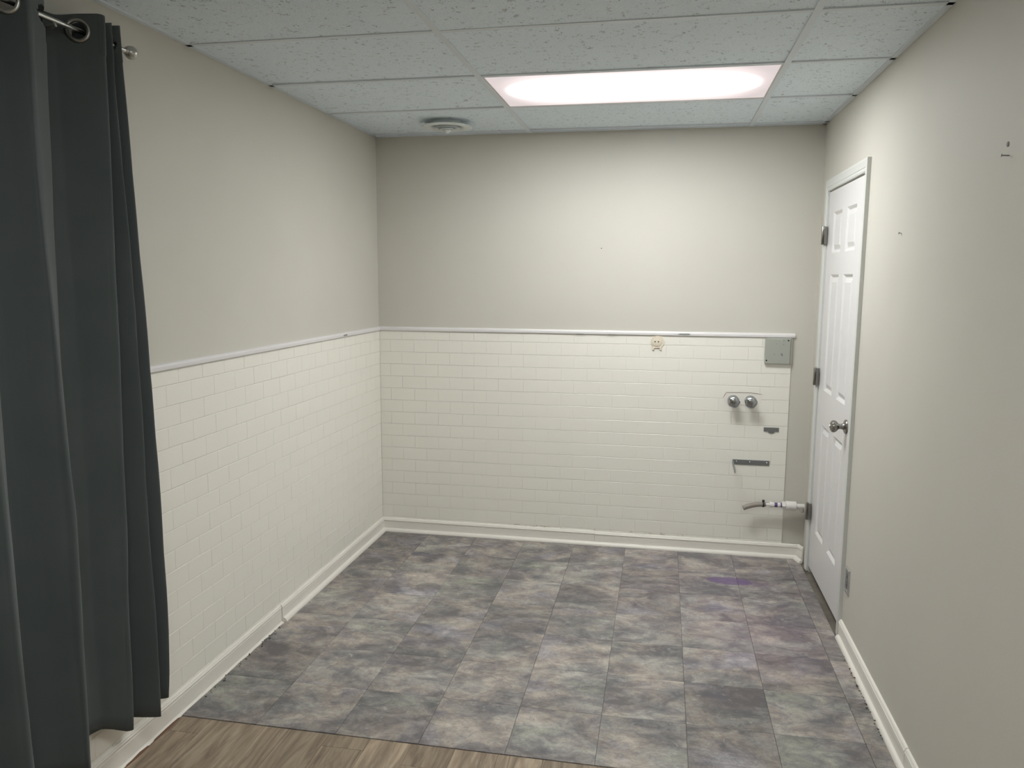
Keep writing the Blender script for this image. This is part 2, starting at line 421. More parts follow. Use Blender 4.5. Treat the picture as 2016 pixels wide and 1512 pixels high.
# wainscot tiles: thin painted 3x6 tiles in running bond, each its own part
ROW, COLW, GAP, TH = 0.0749, 0.1515, 0.0018, 0.0023
Z_TOP = 1.277
def row_bounds(k):
    if k == 0: return 1.219, Z_TOP
    t = 1.219-ROW*(k-1); return max(t-ROW, 0.02), t
mesh_cache = {}
def tile_mesh(w, h, axis):
    key = (round(w, 4), round(h, 4), axis)
    if key in mesh_cache: return mesh_cache[key]
    g, gz, b, bz = 0.0003, GAP/2, 0.0004, 0.0017
    bm = bmesh.new()
    X0, X1, Z0, Z1 = -w/2+g, w/2-g, -h/2+gz, h/2-gz
    A = [(X0, Z0), (X1, Z0), (X1, Z1), (X0, Z1)]; Bq = [(X0+b, Z0+bz*0.5), (X1-b, Z0+bz*0.5), (X1-b, Z1-bz), (X0+b, Z1-bz)]
    def P(q, d): return (q[0], -d, q[1]) if axis == 'y' else (d, q[0], q[1])
    r0 = [bm.verts.new(P(q, 0)) for q in A]; r1 = [bm.verts.new(P(q, TH-0.0012)) for q in A]; r2q = [bm.verts.new(P(q, TH)) for q in Bq]
    for Aq, Bb in ((r0, r1), (r1, r2q)):
        for i in range(4): bm.faces.new((Aq[i], Aq[(i+1) % 4], Bb[(i+1) % 4], Bb[i]))
    bm.faces.new(r2q)
    bmesh.ops.recalc_face_normals(bm, faces=bm.faces[:])
    me = bpy.data.meshes.new('wall_tile'); bm.to_mesh(me); bm.free(); me.materials.append(M_tilew)
    mesh_cache[key] = me
    return me
PB = 0.003                                  # thickness of the backing sheet
panel = bx('tile_backing', (0.001, -PB, 0.01), (2.430, 0, Z_TOP), M_grout, wall_back)
panel = bx('tile_backing', (0, -5.4, 0.01), (PB, -0.001, Z_TOP), M_grout, wall_left)
for k in range(17):
    z0, z1 = row_bounds(k)
    off = 1.058 if k % 2 == 0 else 0.984
    xs = sorted({round(off+COLW*j, 4) for j in range(-9, 12)})
    edges = [PB+TH+0.001] + [x for x in xs if 0.03 < x < 2.41] + [2.430]
    for a, b in zip(edges[:-1], edges[1:]):
        o = bpy.data.objects.new('wall_tile', tile_mesh(b-a, z1-z0, 'y')); COL.objects.link(o)
        o.parent = wall_back; o.location = ((a+b)/2, -PB+random.uniform(-0.0003, 0.0001), (z0+z1)/2)
    off = -2.06 if k % 2 == 0 else -2.136
    ys = [round(off+COLW*j, 4) for j in range(-22, 15)]
    edges = [y for y in ys if -2.62 < y < -0.03] + [-PB-0.0008]
    stuff_edges = [-5.4] + [y for y in ys if -5.36 < y <= edges[0]+1e-6]
    for a, b in zip(edges[:-1], edges[1:]):
        o = bpy.data.objects.new('wall_tile', tile_mesh(b-a, z1-z0, 'x')); COL.objects.link(o)
        o.parent = wall_left; o.location = (PB+random.uniform(-0.0001, 0.0003), (a+b)/2, (z0+z1)/2)
    if k == 0: stuff_bm = bmesh.new()
    for a, b in zip(stuff_edges[:-1], stuff_edges[1:]):
        box(stuff_bm, (PB, a+GAP/2, z0+GAP/2), (PB+TH, b-GAP/2, z1-GAP/2))
o = finish('wall_tile', stuff_bm, M_tilew, wall_left); o['kind'] = 'stuff'

# chair rail capping the wainscot
def rail_profile(): return [(0.0, 1.272), (0.010, 1.272), (0.014, 1.277), (0.014, 1.288), (0.009, 1.296), (0.0, 1.298)]
bm = bmesh.new(); loft(bm, [[(x, -d, z) for d, z in rail_profile()] for x in (0.0, 2.443)])
trim_1 = struct(finish('trim_1', bm, M_rail), 'thin white cap moulding along the top of the tiles on the far wall', 'trim')
bm = bmesh.new(); loft(bm, [[(d, y, z) for d, z in rail_profile()] for y in (-5.4, -0.014)])
trim_2 = struct(finish('trim_2', bm, M_rail), 'thin white cap moulding along the top of the tiles on the left wall', 'trim')
def scuff(parent, pts, d, m=M_scuff, name='paint_chip'):
    bm = bmesh.new(); prism(bm, pts, d); return finish(name, bm, m, parent)
scuff(trim_1, [(1.800, -0.0141, 1.284), (1.815, -0.0141, 1.281), (1.868, -0.0141, 1.281), (1.876, -0.0141, 1.285), (1.862, -0.0141, 1.2885), (1.815, -0.0141, 1.288)], (0, -0.0012, 0))
scuff(trim_2, [(0.0141, -0.525, 1.281), (0.0141, -0.565, 1.279), (0.0141, -0.585, 1.281), (0.0141, -0.575, 1.287), (0.0141, -0.535, 1.2875)], (0.0012, 0, 0))
for xx in (1.215, 1.40):
    scuff(trim_1, [(xx, -0.0142, 1.2725), (xx+0.06, -0.0142, 1.2725), (xx+0.045, -0.0142, 1.2755), (xx+0.01, -0.0142, 1.275)], (0, -0.0008, 0))

# ------------------------------------------------------------------ baseboards
def base_profile():
    return [(0.0, 0.0), (0.0115, 0.0), (0.0115, 0.062), (0.0095, 0.064), (0.0095, 0.066), (0.0135, 0.0685), (0.0135, 0.074), (0.0105, 0.0775), (0.0105, 0.080), (0.007, 0.085), (0.0, 0.087)]
def shoe_profile(s=0.018):
    p = [(0.0105, 0.003)]
    for i in range(6):
        a = i/5*math.pi/2; p.append((0.0105+s*math.cos(a), 0.003+s*1.05*math.sin(a)))
    return p
off_t = PB+TH
def strip(name, prof, y_or_x0, y_or_x1, side, m=M_trim, parent=None, jig=0.0, miter=(0, 0), segs=1, base=0.0):
    secs = []
    for i in range(segs+1):
        t = y_or_x0+(y_or_x1-y_or_x0)*i/segs
        s = []
        jj = random.uniform(-jig, jig); jz = random.uniform(-jig, jig)
        for d, z in prof:
            tt = t
            if i == 0: tt += miter[0]*(d)
            if i == segs: tt += miter[1]*(d)
            dd = d+base+(jj if d > 0.012 else 0); zz = z+(jz if z > 0.01 else 0)
            s.append({'back': (tt, -dd, zz), 'left': (dd, tt, zz), 'right': (W-dd, tt, zz)}[side])
        secs.append(s)
    bm = bmesh.new(); loft(bm, secs)
    return finish(name, bm, m, parent)
o = strip('baseboard_back', base_profile(), off_t, 1.35, 'back', base=off_t, miter=(1, 0))
baseboard_back = struct(o, 'white baseboard along the foot of the tiled far wall', 'baseboard')
strip('baseboard_length', [(d, z-0.0025 if z > 0.05 else z) for d, z in base_profile()], 1.351, 2.525, 'back', base=off_t-0.001, miter=(0, -1), parent=o)
strip('shoe_moulding', shoe_profile(), off_t, 2.520, 'back', base=off_t, miter=(1, -1), parent=o)
# returns turning towards the door casing
bm = bmesh.new(); loft(bm, [[(2.525-d*1.0+0.0, -off_t-d+0.0, z) for d, z in base_profile()], [(2.543-d*0.75, -0.062-d*0.2, z) for d, z in base_profile()]])
finish('baseboard_return', bm, M_trim, o)
bm = bmesh.new(); loft(bm, [[(2.520-d, -off_t-d, z) for d, z in shoe_profile()], [(2.541-d*0.9, -0.095-d*0.1, z) for d, z in shoe_profile()]])
finish('shoe_return', bm, M_trim, o)
o = strip('baseboard_left', base_profile(), -off_t, -1.378, 'left', base=off_t, miter=(-1, 0))
baseboard_left = struct(o, 'white baseboard below the left wall tiles, jointed halfway', 'baseboard')
strip('baseboard_length', [(d*0.9, z+0.002 if z > 0.05 else z) for d, z in base_profile()], -1.381, -5.4, 'left', base=off_t-0.002, parent=o)
strip('shoe_moulding', shoe_profile(0.019), -off_t, -1.372, 'left', base=off_t, miter=(-1, 0), parent=o)
strip('caulk_bead', [(d, z*0.62) for d, z in shoe_profile(0.011)], -1.385, -5.4, 'left', base=off_t-0.001, parent=o, jig=0.0022, segs=90)
strip('bare_edge', [(0.010, 0.0), (0.026, 0.0), (0.021, 0.0055), (0.010, 0.006)], -2.19, -5.4, 'left', M_rust, parent=o, base=off_t-0.001, jig=0.003, segs=60)
o = strip('baseboard_right', base_profile(), -1.022, -2.01, 'right')
baseboard_right = struct(o, 'white baseboard along the right wall beside the door', 'baseboard')
strip('baseboard_length', [(d*0.92, z-0.0015 if z > 0.05 else z) for d, z in base_profile()], -2.012, Y_END, 'right', parent=o)
strip('shoe_moulding', shoe_profile(0.016), -1.035, Y_END, 'right', parent=o, jig=0.0006, segs=60)
def chips(parent, spots, n, name='debris'):
    bm = bmesh.new()
    for i in range(n):
        x, y, z = spots(); s = random.uniform(0.0015, 0.0048)
        r = bmesh.ops.create_icosphere(bm, subdivisions=1, radius=s)
        bmesh.ops.scale(bm, vec=(random.uniform(.6, 1.3), random.uniform(.6, 1.6), 0.45), verts=r['verts'])
        bmesh.ops.translate(bm, vec=(x, y, z), verts=r['verts'])
    ob = finish(name, bm, M_debris, parent); ob['kind'] = 'stuff'; return ob
chips(baseboard_left, lambda: (random.uniform(0.024, 0.045), random.triangular(-2.1, -1.36, -1.45), 0.005), 46)
chips(baseboard_right, lambda: (W-random.uniform(0.026, 0.036), random.triangular(-2.1, -1.05, -1.5), random.uniform(0.005, 0.012)), 40)

M_smudge = mat('old_glue_smudge', (0.50, 0.45, 0.36), 0.8)
bm = bmesh.new()
for i in range(26):
    x = random.choice([random.uniform(0.85, 1.05), random.uniform(1.25, 1.9), random.uniform(0.3, 2.3)])
    z = 0.0885+random.uniform(0, 0.006); w = random.uniform(0.004, 0.03); h = random.uniform(0.001, 0.0035)
    prism(bm, [(x, -off_t-0.0003, z), (x+w*.5, -off_t-0.0003, z-h*.3), (x+w, -off_t-0.0003, z+h*.2), (x+w*.7, -off_t-0.0003, z+h), (x+w*.2, -off_t-0.0003, z+h*.8)], (0, -0.0005, 0))
o = finish('glue_smudge', bm, M_smudge, baseboard_back); o['kind'] = 'stuff'
# ------------------------------------------------------------------ floor
floor = struct(bx('floor', (-0.12, Y_END-0.12, -0.15), (W+0.12, 0.12, -0.001), M_sub), 'floor of slate-look vinyl tiles meeting brown planks', 'floor')
T, X0, YF = 0.3048, 0.9286, -2.177
ft_cache = {}
def flat_piece(name, x0, x1, y0, y1, z0, z1, m, parent, bevel=0.0006, rot=0.0):
    key = (name, round(x1-x0, 4), round(y1-y0, 4))
    if key not in ft_cache:
        bm = bmesh.new(); box(bm, (-(x1-x0)/2, -(y1-y0)/2, z0), ((x1-x0)/2, (y1-y0)/2, z1), bevel)
        me = bpy.data.meshes.new(name); bm.to_mesh(me); bm.free(); me.materials.append(m); ft_cache[key] = me
    o = bpy.data.objects.new(name, ft_cache[key]); COL.objects.link(o)
    o.parent = parent; o.location = ((x0+x1)/2, (y0+y1)/2, 0); o.rotation_euler = (0, 0, rot)
    return o
for i in range(-3, 6):
    for j in range(0, 8):
        x0, x1 = X0+T*i, X0+T*(i+1); y0, y1 = YF+T*j, YF+T*(j+1)
        if i == -3: x0 = 0.008
        if j == 7: y1 = -0.008
        if i == 5:
            x1 = W-0.011
            if j >= 4: x1 = 2.524
            if j == 3:       # cut tile that runs up to the casing
                flat_piece('floor_tile', x0+0.0008, 2.524, -1.02, y1-0.0005, -0.001, 0.003, M_ftile, floor)
                flat_piece('floor_tile', x0+0.0008, W-0.011, y0+0.0005, -1.0205, -0.001, 0.003, M_ftile, floor)
                continue
        g = 0.0005 if i < 3 else 0.0007
        o = flat_piece('floor_tile', x0+g, x1-g, y0+0.0005, y1-0.0005, -0.001, 0.003, M_ftile, floor, rot=random.uniform(-0.0012, 0.0012))
# plank floor, boards running along the room
PW, PL = 0.1524, 1.2192
x = 0.909-PW*6
random.seed(21)
ci = 0
while x < W-0.012:
    xa, xb = max(x, 0.008), min(x+PW, W-0.011)
    y = YF-0.002
    first = [0.09, 0.62, 0.35, 1.0, 0.07, 0.8, 0.12, 0.5, 0.95, 0.3, 0.7][ci % 11]
    L0 = first
    while y > Y_END:
        yb = max(y-L0, Y_END)
        flat_piece('floor_plank', xa+0.0005, xb-0.0005, yb+0.0005, y-0.0005, -0.001, 0.001, M_plank, floor, 0.0004)
        y -= L0; L0 = PL
    x += PW; ci += 1

# ------------------------------------------------------------------ ceiling
ceiling = struct(bx('ceiling', (-0.12, Y_END-0.12, H+0.10), (W+0.12, 0.12, H+0.22), M_deck), 'suspended ceiling of fissured white tiles in a white grid', 'ceiling')
TX = [0.9369, 2.1569]
TY = [-0.070] + [-0.6802-0.61*i for i in range(0, 10)]
TB, TT = H, H+0.007
for t in TX:
    bx('main_tee', (t-0.012, Y_END, TB-0.0006), (t+0.012, -0.001, TT), M_tee, ceiling)
xe = [0.0] + TX + [W]
for y in TY:
    for a, b in zip(xe[:-1], xe[1:]):
        bx('cross_tee', (a+(0.012 if a > 0 else 0.001), y-0.012, TB), (b-(0.012 if b < W else 0.001), y+0.012, TT), M_tee, ceiling)
bx('wall_angle', (0.0, Y_END, TB), (0.021, 0, TT-0.001), M_tee, ceiling)
bx('wall_angle', (W-0.021, Y_END, TB), (W, 0, TT-0.001), M_tee, ceiling)
bx('wall_angle', (0.0, -0.021, TB), (W, 0.0, TT-0.001), M_tee, ceiling)
bx('wall_angle', (0.0, Y_END, TB), (W, Y_END+0.021, TT-0.001), M_tee, ceiling)
random.seed(5)
ye = [-0.001] + TY + [Y_END]
for ia, (a, b) in enumerate(zip(xe[:-1], xe[1:])):
    for jy, (y1, y0) in enumerate(zip(ye[:-1], ye[1:])):
        if y1-y0 < 0.03: continue
        if ia == 1 and jy in (2, 7): continue      # openings for the light fixture and the added fill panel
        x0, x1 = a+0.004, b-0.004
        o = flat_piece('ceiling_tile', x0, x1, y0+0.004, y1-0.004, H+0.0040, H+0.018, M_ctile, ceiling, 0.0)
        o.rotation_euler = (random.uniform(-0.004, 0.004) if y1-y0 > .3 else 0, random.uniform(-0.004, 0.004), 0)
        o.location.z = random.uniform(0.0, 0.0015)
        # keep the rotation about the tile, not about the room origin
        R_ = o.rotation_euler.to_matrix(); c = Vector((0, 0, H+0.013)); o.location += c-R_ @ c

def ceiling_light(y1, y0, m, label):
    t = thing('ceiling_light', label, 'light', ((TX[0]+TX[1])/2, (y0+y1)/2, H))
    x0, x1 = TX[0]+0.0125, TX[1]-0.0125; ya, yb = y0+0.0125, y1-0.0125
    bm = bmesh.new()
    box(bm, (x0, ya, H+0.001), (x1, ya+0.006, H+0.06)); box(bm, (x0, yb-0.006, H+0.001), (x1, yb, H+0.06))
    box(bm, (x0, ya+0.006, H+0.001), (x0+0.006, yb-0.006, H+0.06)); box(bm, (x1-0.006, ya+0.006, H+0.001), (x1, yb-0.006, H+0.06))
    box(bm, (x0, ya, H+0.06), (x1, yb, H+0.08))
    child(finish('housing', bm, M_frame), t)
    bm = bmesh.new(); box(bm, (x0+0.006, ya+0.006, H+0.003), (x1-0.006, yb-0.006, H+0.005))
    child(finish('diffuser', bm, m), t)
    if m is M_lens:
        bm = bmesh.new(); r = bmesh.ops.create_icosphere(bm, subdivisions=2, radius=0.005)
        bmesh.ops.scale(bm, vec=(1.4, 0.7, 0.35), verts=r['verts']); bmesh.ops.translate(bm, vec=(1.985, -0.955, H+0.0025), verts=r['verts'])
        child(finish('dead_insect', bm, M_debris), t)
    return t
ceiling_light(TY[1], TY[2], M_lens, 'lit fluorescent ceiling light panel above the middle of the tiled floor')
ceiling_light(TY[6], TY[7], M_lens_fill, 'added fill light panel in the ceiling behind the camera, out of view')  # invented lamp, unseen; lifts the ceiling, curtain and near walls

# round ceiling diffuser
vx, vy = 0.545, -0.372
vent = thing('ceiling_vent', 'round white air diffuser in the ceiling near the far left corner', 'vent', (vx, vy, H))
bm = bmesh.new()
lathe(bm, [(-0.004, 0.084), (0.010, 0.086), (0.016, 0.104), (0.021, 0.134), (0.0235, 0.137), (0.026, 0.135), (0.029, 0.118), (0.029, 0.100), (0.024, 0.086), (0.010, 0.078), (-0.004, 0.074), (-0.004, 0.084)], (vx, vy, H), (0, 0, -1), 64, cap=False)
child(finish('outer_rim', bm, M_vent, smooth=True), vent)
for R0, zz in ((0.070, 0.031), (0.046, 0.039)):
    bm = bmesh.new()
    lathe(bm, [(zz-0.020, R0-0.020), (zz-0.010, R0-0.014), (zz, R0), (zz+0.002, R0), (zz-0.006, R0-0.016), (zz-0.018, R0-0.022), (zz-0.020, R0-0.020)], (vx, vy, H), (0, 0, -1), 48, cap=False)
    child(finish('louvre_ring', bm, M_vent, smooth=True), vent)
bm = bmesh.new(); lathe(bm, [(0.0, 0.006), (0.022, 0.008), (0.041, 0.024), (0.044, 0.022), (0.055, 0.009), (0.058, 0.0)], (vx, vy, H), (0, 0, -1), 32)
child(finish('centre_cone', bm, M_vent, smooth=True), vent)
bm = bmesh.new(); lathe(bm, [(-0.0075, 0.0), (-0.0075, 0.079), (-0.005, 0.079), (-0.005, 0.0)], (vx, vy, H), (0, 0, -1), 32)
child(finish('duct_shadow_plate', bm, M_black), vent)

# ------------------------------------------------------------------ door
LX = W-0.002                       # leaf face
leaf_y0, leaf_y1, leaf_z0, leaf_z1 = DY0-0.003, DY1+0.003, 0.037, DZ-0.004
bm = bmesh.new()
ysb = [leaf_y1, -0.826, -0.631, -0.531, -0.336, leaf_y0]
zsb = [leaf_z0, 0.262, 0.850, 1.029, 1.625, 1.730, 1.935, leaf_z1]
def fv(y, z, d=0.0): return bm.verts.new((LX+d, y, z))
for iy in range(5):
    for iz in range(7):
        y0, y1, z0, z1 = ysb[iy], ysb[iy+1], zsb[iz], zsb[iz+1]
        if iy in (1, 3) and iz in (1, 3, 5):
            prev = None
            for ins, dep in ((0, 0), (0.004, 0.002), (0.014, 0.010), (0.019, 0.010), (0.040, 0.002)):
                ring = [fv(y0+ins, z0+ins, dep), fv(y1-ins, z0+ins, dep), fv(y1-ins, z1-ins, dep), fv(y0+ins, z1-ins, dep)]
                if prev:
                    for q in range(4): bm.faces.new((prev[q], prev[(q+1) % 4], ring[(q+1) % 4], ring[q]))
                prev = ring
            bm.faces.new(prev)
        else:
            bm.faces.new([fv(y0, z0), fv(y1, z0), fv(y1, z1), fv(y0, z1)])
bmesh.ops.remove_doubles(bm, verts=bm.verts[:], dist=1e-5)
# body behind the face
r = [(LX, leaf_y0, leaf_z0), (LX, leaf_y1, leaf_z0), (LX, leaf_y1, leaf_z1), (LX, leaf_y0, leaf_z1)]
prism(bm, [(x+0.0105, y, z) for x, y, z in r], (0.024, 0, 0))
for q in range(4):
    a, b = r[q], r[(q+1) % 4]
    bm.faces.new([bm.verts.new(p) for p in (a, b, (b[0]+0.0105, b[1], b[2]), (a[0]+0.0105, a[1], a[2]))])
door_1 = struct(finish('door_1', bm, M_door), 'closed white six-panel door in the right wall by the far corner', 'door')
CW, CT = 0.045, 0.017
def casing_piece(name, poly_in, poly_out):
    # moulded board between an inner and outer edge (each two points y,z), thicker at the outer side
    bm = bmesh.new()
    secs = []
    for (yi, zi), (yo, zo) in zip(poly_in, poly_out):
        s = []
        for t, d in ((0, 0.0), (0, 0.011), (0.12, 0.0135), (0.30, 0.0125), (0.36, 0.0145), (0.86, CT), (1.0, CT-0.001), (1.0, 0.0)):
            s.append((W-d-0.0002, yi+(yo-yi)*t, zi+(zo-zi)*t))
        secs.append(s)
    loft(bm, secs); return finish(name, bm, M_case, door_1)
i0, i1, iz_ = DY0+0.002, DY1-0.002, DZ+0.003
casing_piece('casing', [(i0, 0.004), (i0, iz_)], [(i0+CW, 0.004), (i0+CW, iz_+CW+0.010)])
casing_piece('casing', [(i1, 0.004), (i1, iz_)], [(i1-CW, 0.004), (i1-CW, iz_+CW+0.010)])
casing_piece('casing', [(i0, iz_), (i1, iz_)], [(i0+CW, iz_+CW+0.010), (i1-CW, iz_+CW+0.010)])
bm = bmesh.new()
box(bm, (W+0.034, DY0-0.012, 0), (W+0.046, DY0, DZ)); box(bm, (W+0.034, DY1, 0), (W+0.046, DY1+0.012, DZ)); box(bm, (W+0.034, DY1, DZ-0.012), (W+0.046, DY0, DZ))
finish('door_stop', bm, M_case, door_1)
bx('threshold_backing', (W+0.08, DY1, -0.001), (W+0.12, DY0, 0.3), M_deck, door_1)
for zc in (1.826, 1.086, 0.343):
    hb = bmesh.new()
    lathe(hb, [(-0.048, 0.0), (-0.048, 0.006), (-0.0455, 0.0075), (0.0455, 0.0075), (0.048, 0.006), (0.048, 0.0)], (W-0.0245, DY0+0.004, zc), (0, 0, 1), 16)
    h = finish('hinge', hb, M_nickel, door_1, smooth='auto')
    bm = bmesh.new()
    box(bm, (W-0.0225, DY0+0.006, zc-0.0445), (W-0.0185, DY0+0.030, zc+0.0445), 0.0008)
    box(bm, (W-0.0225, DY0-0.030, zc-0.0445), (W-0.0195, DY0+0.002, zc+0.0445), 0.0008)
    box(bm, (W-0.0200, DY0-0.0075, zc-0.0445), (W-0.003, DY0-0.0035, zc+0.0445))
    finish('leaf', bm, M_nickel, h)
    for s in (-1, 1):
        bm = bmesh.new(); lathe(bm, [(0, 0.004), (0.001, 0.004), (0.0018, 0.0025), (0.002, 0)], (W-0.0225, DY0-0.018, zc+s*0.028), (-1, 0, 0), 10); finish('screw', bm, M_steel, h)
ky, kz = -0.888, 0.941
bm = bmesh.new()
lathe(bm, [(-0.001, 0.031), (0.003, 0.0325), (0.007, 0.031), (0.010, 0.026), (0.013, 0.016), (0.020, 0.0125), (0.030, 0.0115), (0.036, 0.014), (0.041, 0.021), (0.048, 0.0265), (0.056, 0.028), (0.063, 0.0255), (0.068, 0.018), (0.071, 0.008), (0.0715, 0)], (LX, ky, kz), (-1, 0, 0), 40)
knob = finish('door_knob', bm, M_nickel, door_1, smooth='auto')
bm = bmesh.new(); lathe(bm, [(0.0715, 0.0085), (0.0735, 0.0075), (0.074, 0.0)], (LX, ky, kz), (-1, 0, 0), 20); finish('turn_button', bm, M_chrome, knob, smooth='auto')

# ------------------------------------------------------------------ things on the far wall
YW = -off_t     # face of the wall tiles
# cream round wall mount
cx, cz = 1.690, 1.236
mt = thing('wall_mount', 'round cream plastic mount with two holes just under the far wall cap moulding', 'mount', (cx, YW, cz))
bm = bmesh.new()
pts = []
for i in range(28):
    a = math.radians(-55+290*i/27)
    pts.append((cx+0.038*math.cos(a), YW, cz+0.0365*math.sin(a)))
prism(bm, pts, (0, -0.005, 0)); child(finish('back_plate', bm, M_cream), mt)
bm = bmesh.new(); lathe(bm, [(0.005, 0.027), (0.0085, 0.0265), (0.0095, 0.024), (0.0095, 0)], (cx-0.003, YW, cz+0.001), (0, -1, 0), 32)
child(finish('raised_disc', bm, M_cream, smooth='auto'), mt)
for s in (-1, 1):
    bm = bmesh.new(); lathe(bm, [(0.0085, 0.0038), (0.0099, 0.0038), (0.0099, 0)], (cx-0.004+s*0.0095, YW, cz+0.002), (0, -1, 0), 12)
    child(finish('screw_hole', bm, M_black), mt)
    bm = bmesh.new(); box(bm, (cx-0.002+s*0.021-0.006, YW-0.008, cz-0.047), (cx-0.002+s*0.021+0.006, YW, cz-0.028), 0.002)
    child(finish('foot_clip', bm, M_cream), mt)
bm = bmesh.new(); box(bm, (cx-0.024, YW-0.0075, cz-0.035), (cx+0.020, YW, cz-0.029), 0.0015); child(finish('lower_lip', bm, M_cream), mt)

# grey steel plate
bxx = thing('mounting_box', 'square grey steel plate box at the right end of the far wall moulding', 'metal box', (2.354, YW, 1.2))
bm = bmesh.new(); box(bm, (2.284, YW-0.020, 1.127), (2.420, YW, 1.2715), 0.004, 2); child(finish('cover', bm, M_boxgrey), bxx)
bm = bmesh.new(); box(bm, (2.4202, YW-0.014, 1.125), (2.4285, YW, 1.2715), 0.001); child(finish('side_flange', bm, M_boxgrey), bxx)
for hx, hz, rr in ((2.294, 1.146, 0.0045), (2.407, 1.260, 0.0045)):
    bm = bmesh.new(); lathe(bm, [(0.0195, rr), (0.0206, rr), (0.0206, 0)], (hx, YW, hz), (0, -1, 0), 12); child(finish('screw_hole', bm, M_black), bxx)
for hx, hz, rr in ((2.343, 1.241, 0.0022), (2.382, 1.237, 0.0028), (2.335, 1.181, 0.0032), (2.374, 1.183, 0.006), (2.377, 1.176, 0.005), (2.382, 1.262, 0.003)):
    bm = bmesh.new(); lathe(bm, [(0.0198, rr), (0.0204, rr*0.8), (0.0204, 0)], (hx, YW, hz), (0, -1, 0), 7); child(finish('paint_chip', bm, M_scuff), bxx)
bm = bmesh.new(); box(bm, (2.3815, YW-0.0204, 1.248), (2.3825, YW-0.0198, 1.269)); child(finish('drip_line', bm, M_scuff), bxx)

# taps on their patch plate
fc = thing('faucet', 'pair of chrome tap handles on a white patch plate in the tiled far wall', 'faucet', (2.18, YW, 0.905))
pl = [(2.072, 0.928), (2.086, 0.954), (2.205, 0.955), (2.262, 0.950), (2.282, 0.944), (2.281, 0.908), (2.268, 0.886), (2.10, 0.886), (2.072, 0.905)]
bm = bmesh.new(); prism(bm, [(x, YW+0.001, z) for x, z in pl], (0, -0.0035, 0)); child(finish('patch_plate', bm, M_trim), fc)
def ribbon(pts, w, y, m, name):
    bm = bmesh.new()
    P_ = [Vector((x, 0, z)) for x, z in pts]; up_, lo = [], []
    for i, p in enumerate(P_):
        d = (P_[min(i+1, len(P_)-1)]-P_[max(i-1, 0)]).normalized(); n = Vector((-d.z, 0, d.x))
        ww = w*(0.5+0.5*math.sin(math.pi*(i+0.6)/len(P_)))*random.uniform(0.7, 1.2)
        up_.append((p+n*ww/2)); lo.append((p-n*ww/2))
    poly = [(q.x, y, q.z) for q in up_]+[(q.x, y, q.z) for q in reversed(lo)]
    prism(bm, poly, (0, -0.0008, 0)); return child(finish(name, bm, m), fc)
ribbon([(2.070, 0.925), (2.078, 0.943), (2.086, 0.955), (2.12, 0.9555), (2.17, 0.957), (2.22, 0.957), (2.255, 0.954), (2.283, 0.949)], 0.0032, YW-0.0024, M_crack, 'torn_edge')
for i, hx in enumerate((2.124, 2.218)):
    zc = 0.911
    bm = bmesh.new(); lathe(bm, [(0.0, 0.031), (0.003, 0.032), (0.010, 0.027), (0.018, 0.017), (0.030, 0.0135), (0.036, 0.0135), (0.036, 0)], (hx, YW-0.002, zc), (0, -1, 0), 36)
    e = child(finish('escutcheon', bm, M_chrome, smooth='auto'), fc)
    bm = bmesh.new()
    prof = [(0.034, 0.012), (0.038, 0.022), (0.044, 0.031), (0.053, 0.0355), (0.063, 0.035), (0.070, 0.030), (0.075, 0.020), (0.0765, 0.012), (0.0765, 0.0)]
    n = 40; rings = []
    for d, r_ in prof:
        if r_ == 0: rings.append(None); continue
        ring = []
        for q in range(n):
            a = 2*math.pi*q/n; rr = r_*(1-0.06*(0.5-0.5*math.cos(5*a)))
            ring.append(bm.verts.new((hx+rr*math.cos(a), YW-d, zc+rr*math.sin(a))))
        rings.append(ring)
    for A, B in zip(rings[:-2], rings[1:-1]):
        for q in range(n): bm.faces.new((A[q], A[(q+1) % n], B[(q+1) % n], B[q]))
    bm.faces.new(rings[0]); bm.faces.new(rings[-2])
    h = child(finish('handle', bm, M_chrome_dark, smooth='auto'), fc)
    bm = bmesh.new(); lathe(bm, [(0.0765, 0.009), (0.079, 0.008), (0.080, 0.0)], (hx, YW, zc), (0, -1, 0), 16); child(finish('index_cap', bm, M_nickel, smooth='auto'), fc)

# small clip bracket
sb = thing('small_bracket', 'short grey metal clip on the far wall below the taps', 'bracket', (2.341, YW, 0.748))
bm = bmesh.new(); box(bm, (2.300, YW-0.005, 0.738), (2.383, YW, 0.762), 0.002, 2); child(finish('plate', bm, M_steel), sb)
bm = bmesh.new(); prism(bm, [(2.322, YW, 0.739), (2.362, YW, 0.739), (2.355, YW, 0.729), (2.329, YW, 0.729)], (0, -0.004, 0)); child(finish('lip', bm, M_steel), sb)
for hx in (2.309, 2.374):
    bm = bmesh.new(); lathe(bm, [(0.005, 0.004), (0.0065, 0.003), (0.007, 0)], (hx, YW, 0.7495), (0, -1, 0), 10); child(finish('screw', bm, M_nickel), sb)

# angle bracket with an arm standing out from the wall
ab = thing('angle_bracket', 'long flat grey angle bracket with one arm sticking out of the far wall', 'bracket', (2.24, YW, 0.55))
bm = bmesh.new(); box(bm, (2.135, YW-0.004, 0.538), (2.340, YW, 0.568), 0.001); child(finish('wall_leg', bm, M_steel), ab)
bm = bmesh.new()
loft(bm, [[(2.135, YW-0.004, 0.540), (2.139, YW-0.004, 0.540), (2.139, YW-0.004, 0.566), (2.135, YW-0.004, 0.566)],
          [(2.129, -0.232, 0.540), (2.133, -0.232, 0.540), (2.133, -0.232, 0.562), (2.129, -0.232, 0.562)]])
child(finish('arm', bm, M_steel), ab)
for hx in (2.158, 2.232, 2.325):
    bm = bmesh.new(); lathe(bm, [(0.004, 0.0055), (0.0055, 0.005), (0.0072, 0.003), (0.0076, 0)], (hx, YW, 0.555), (0, -1, 0), 14); child(finish('screw', bm, M_chrome, smooth='auto'), ab)

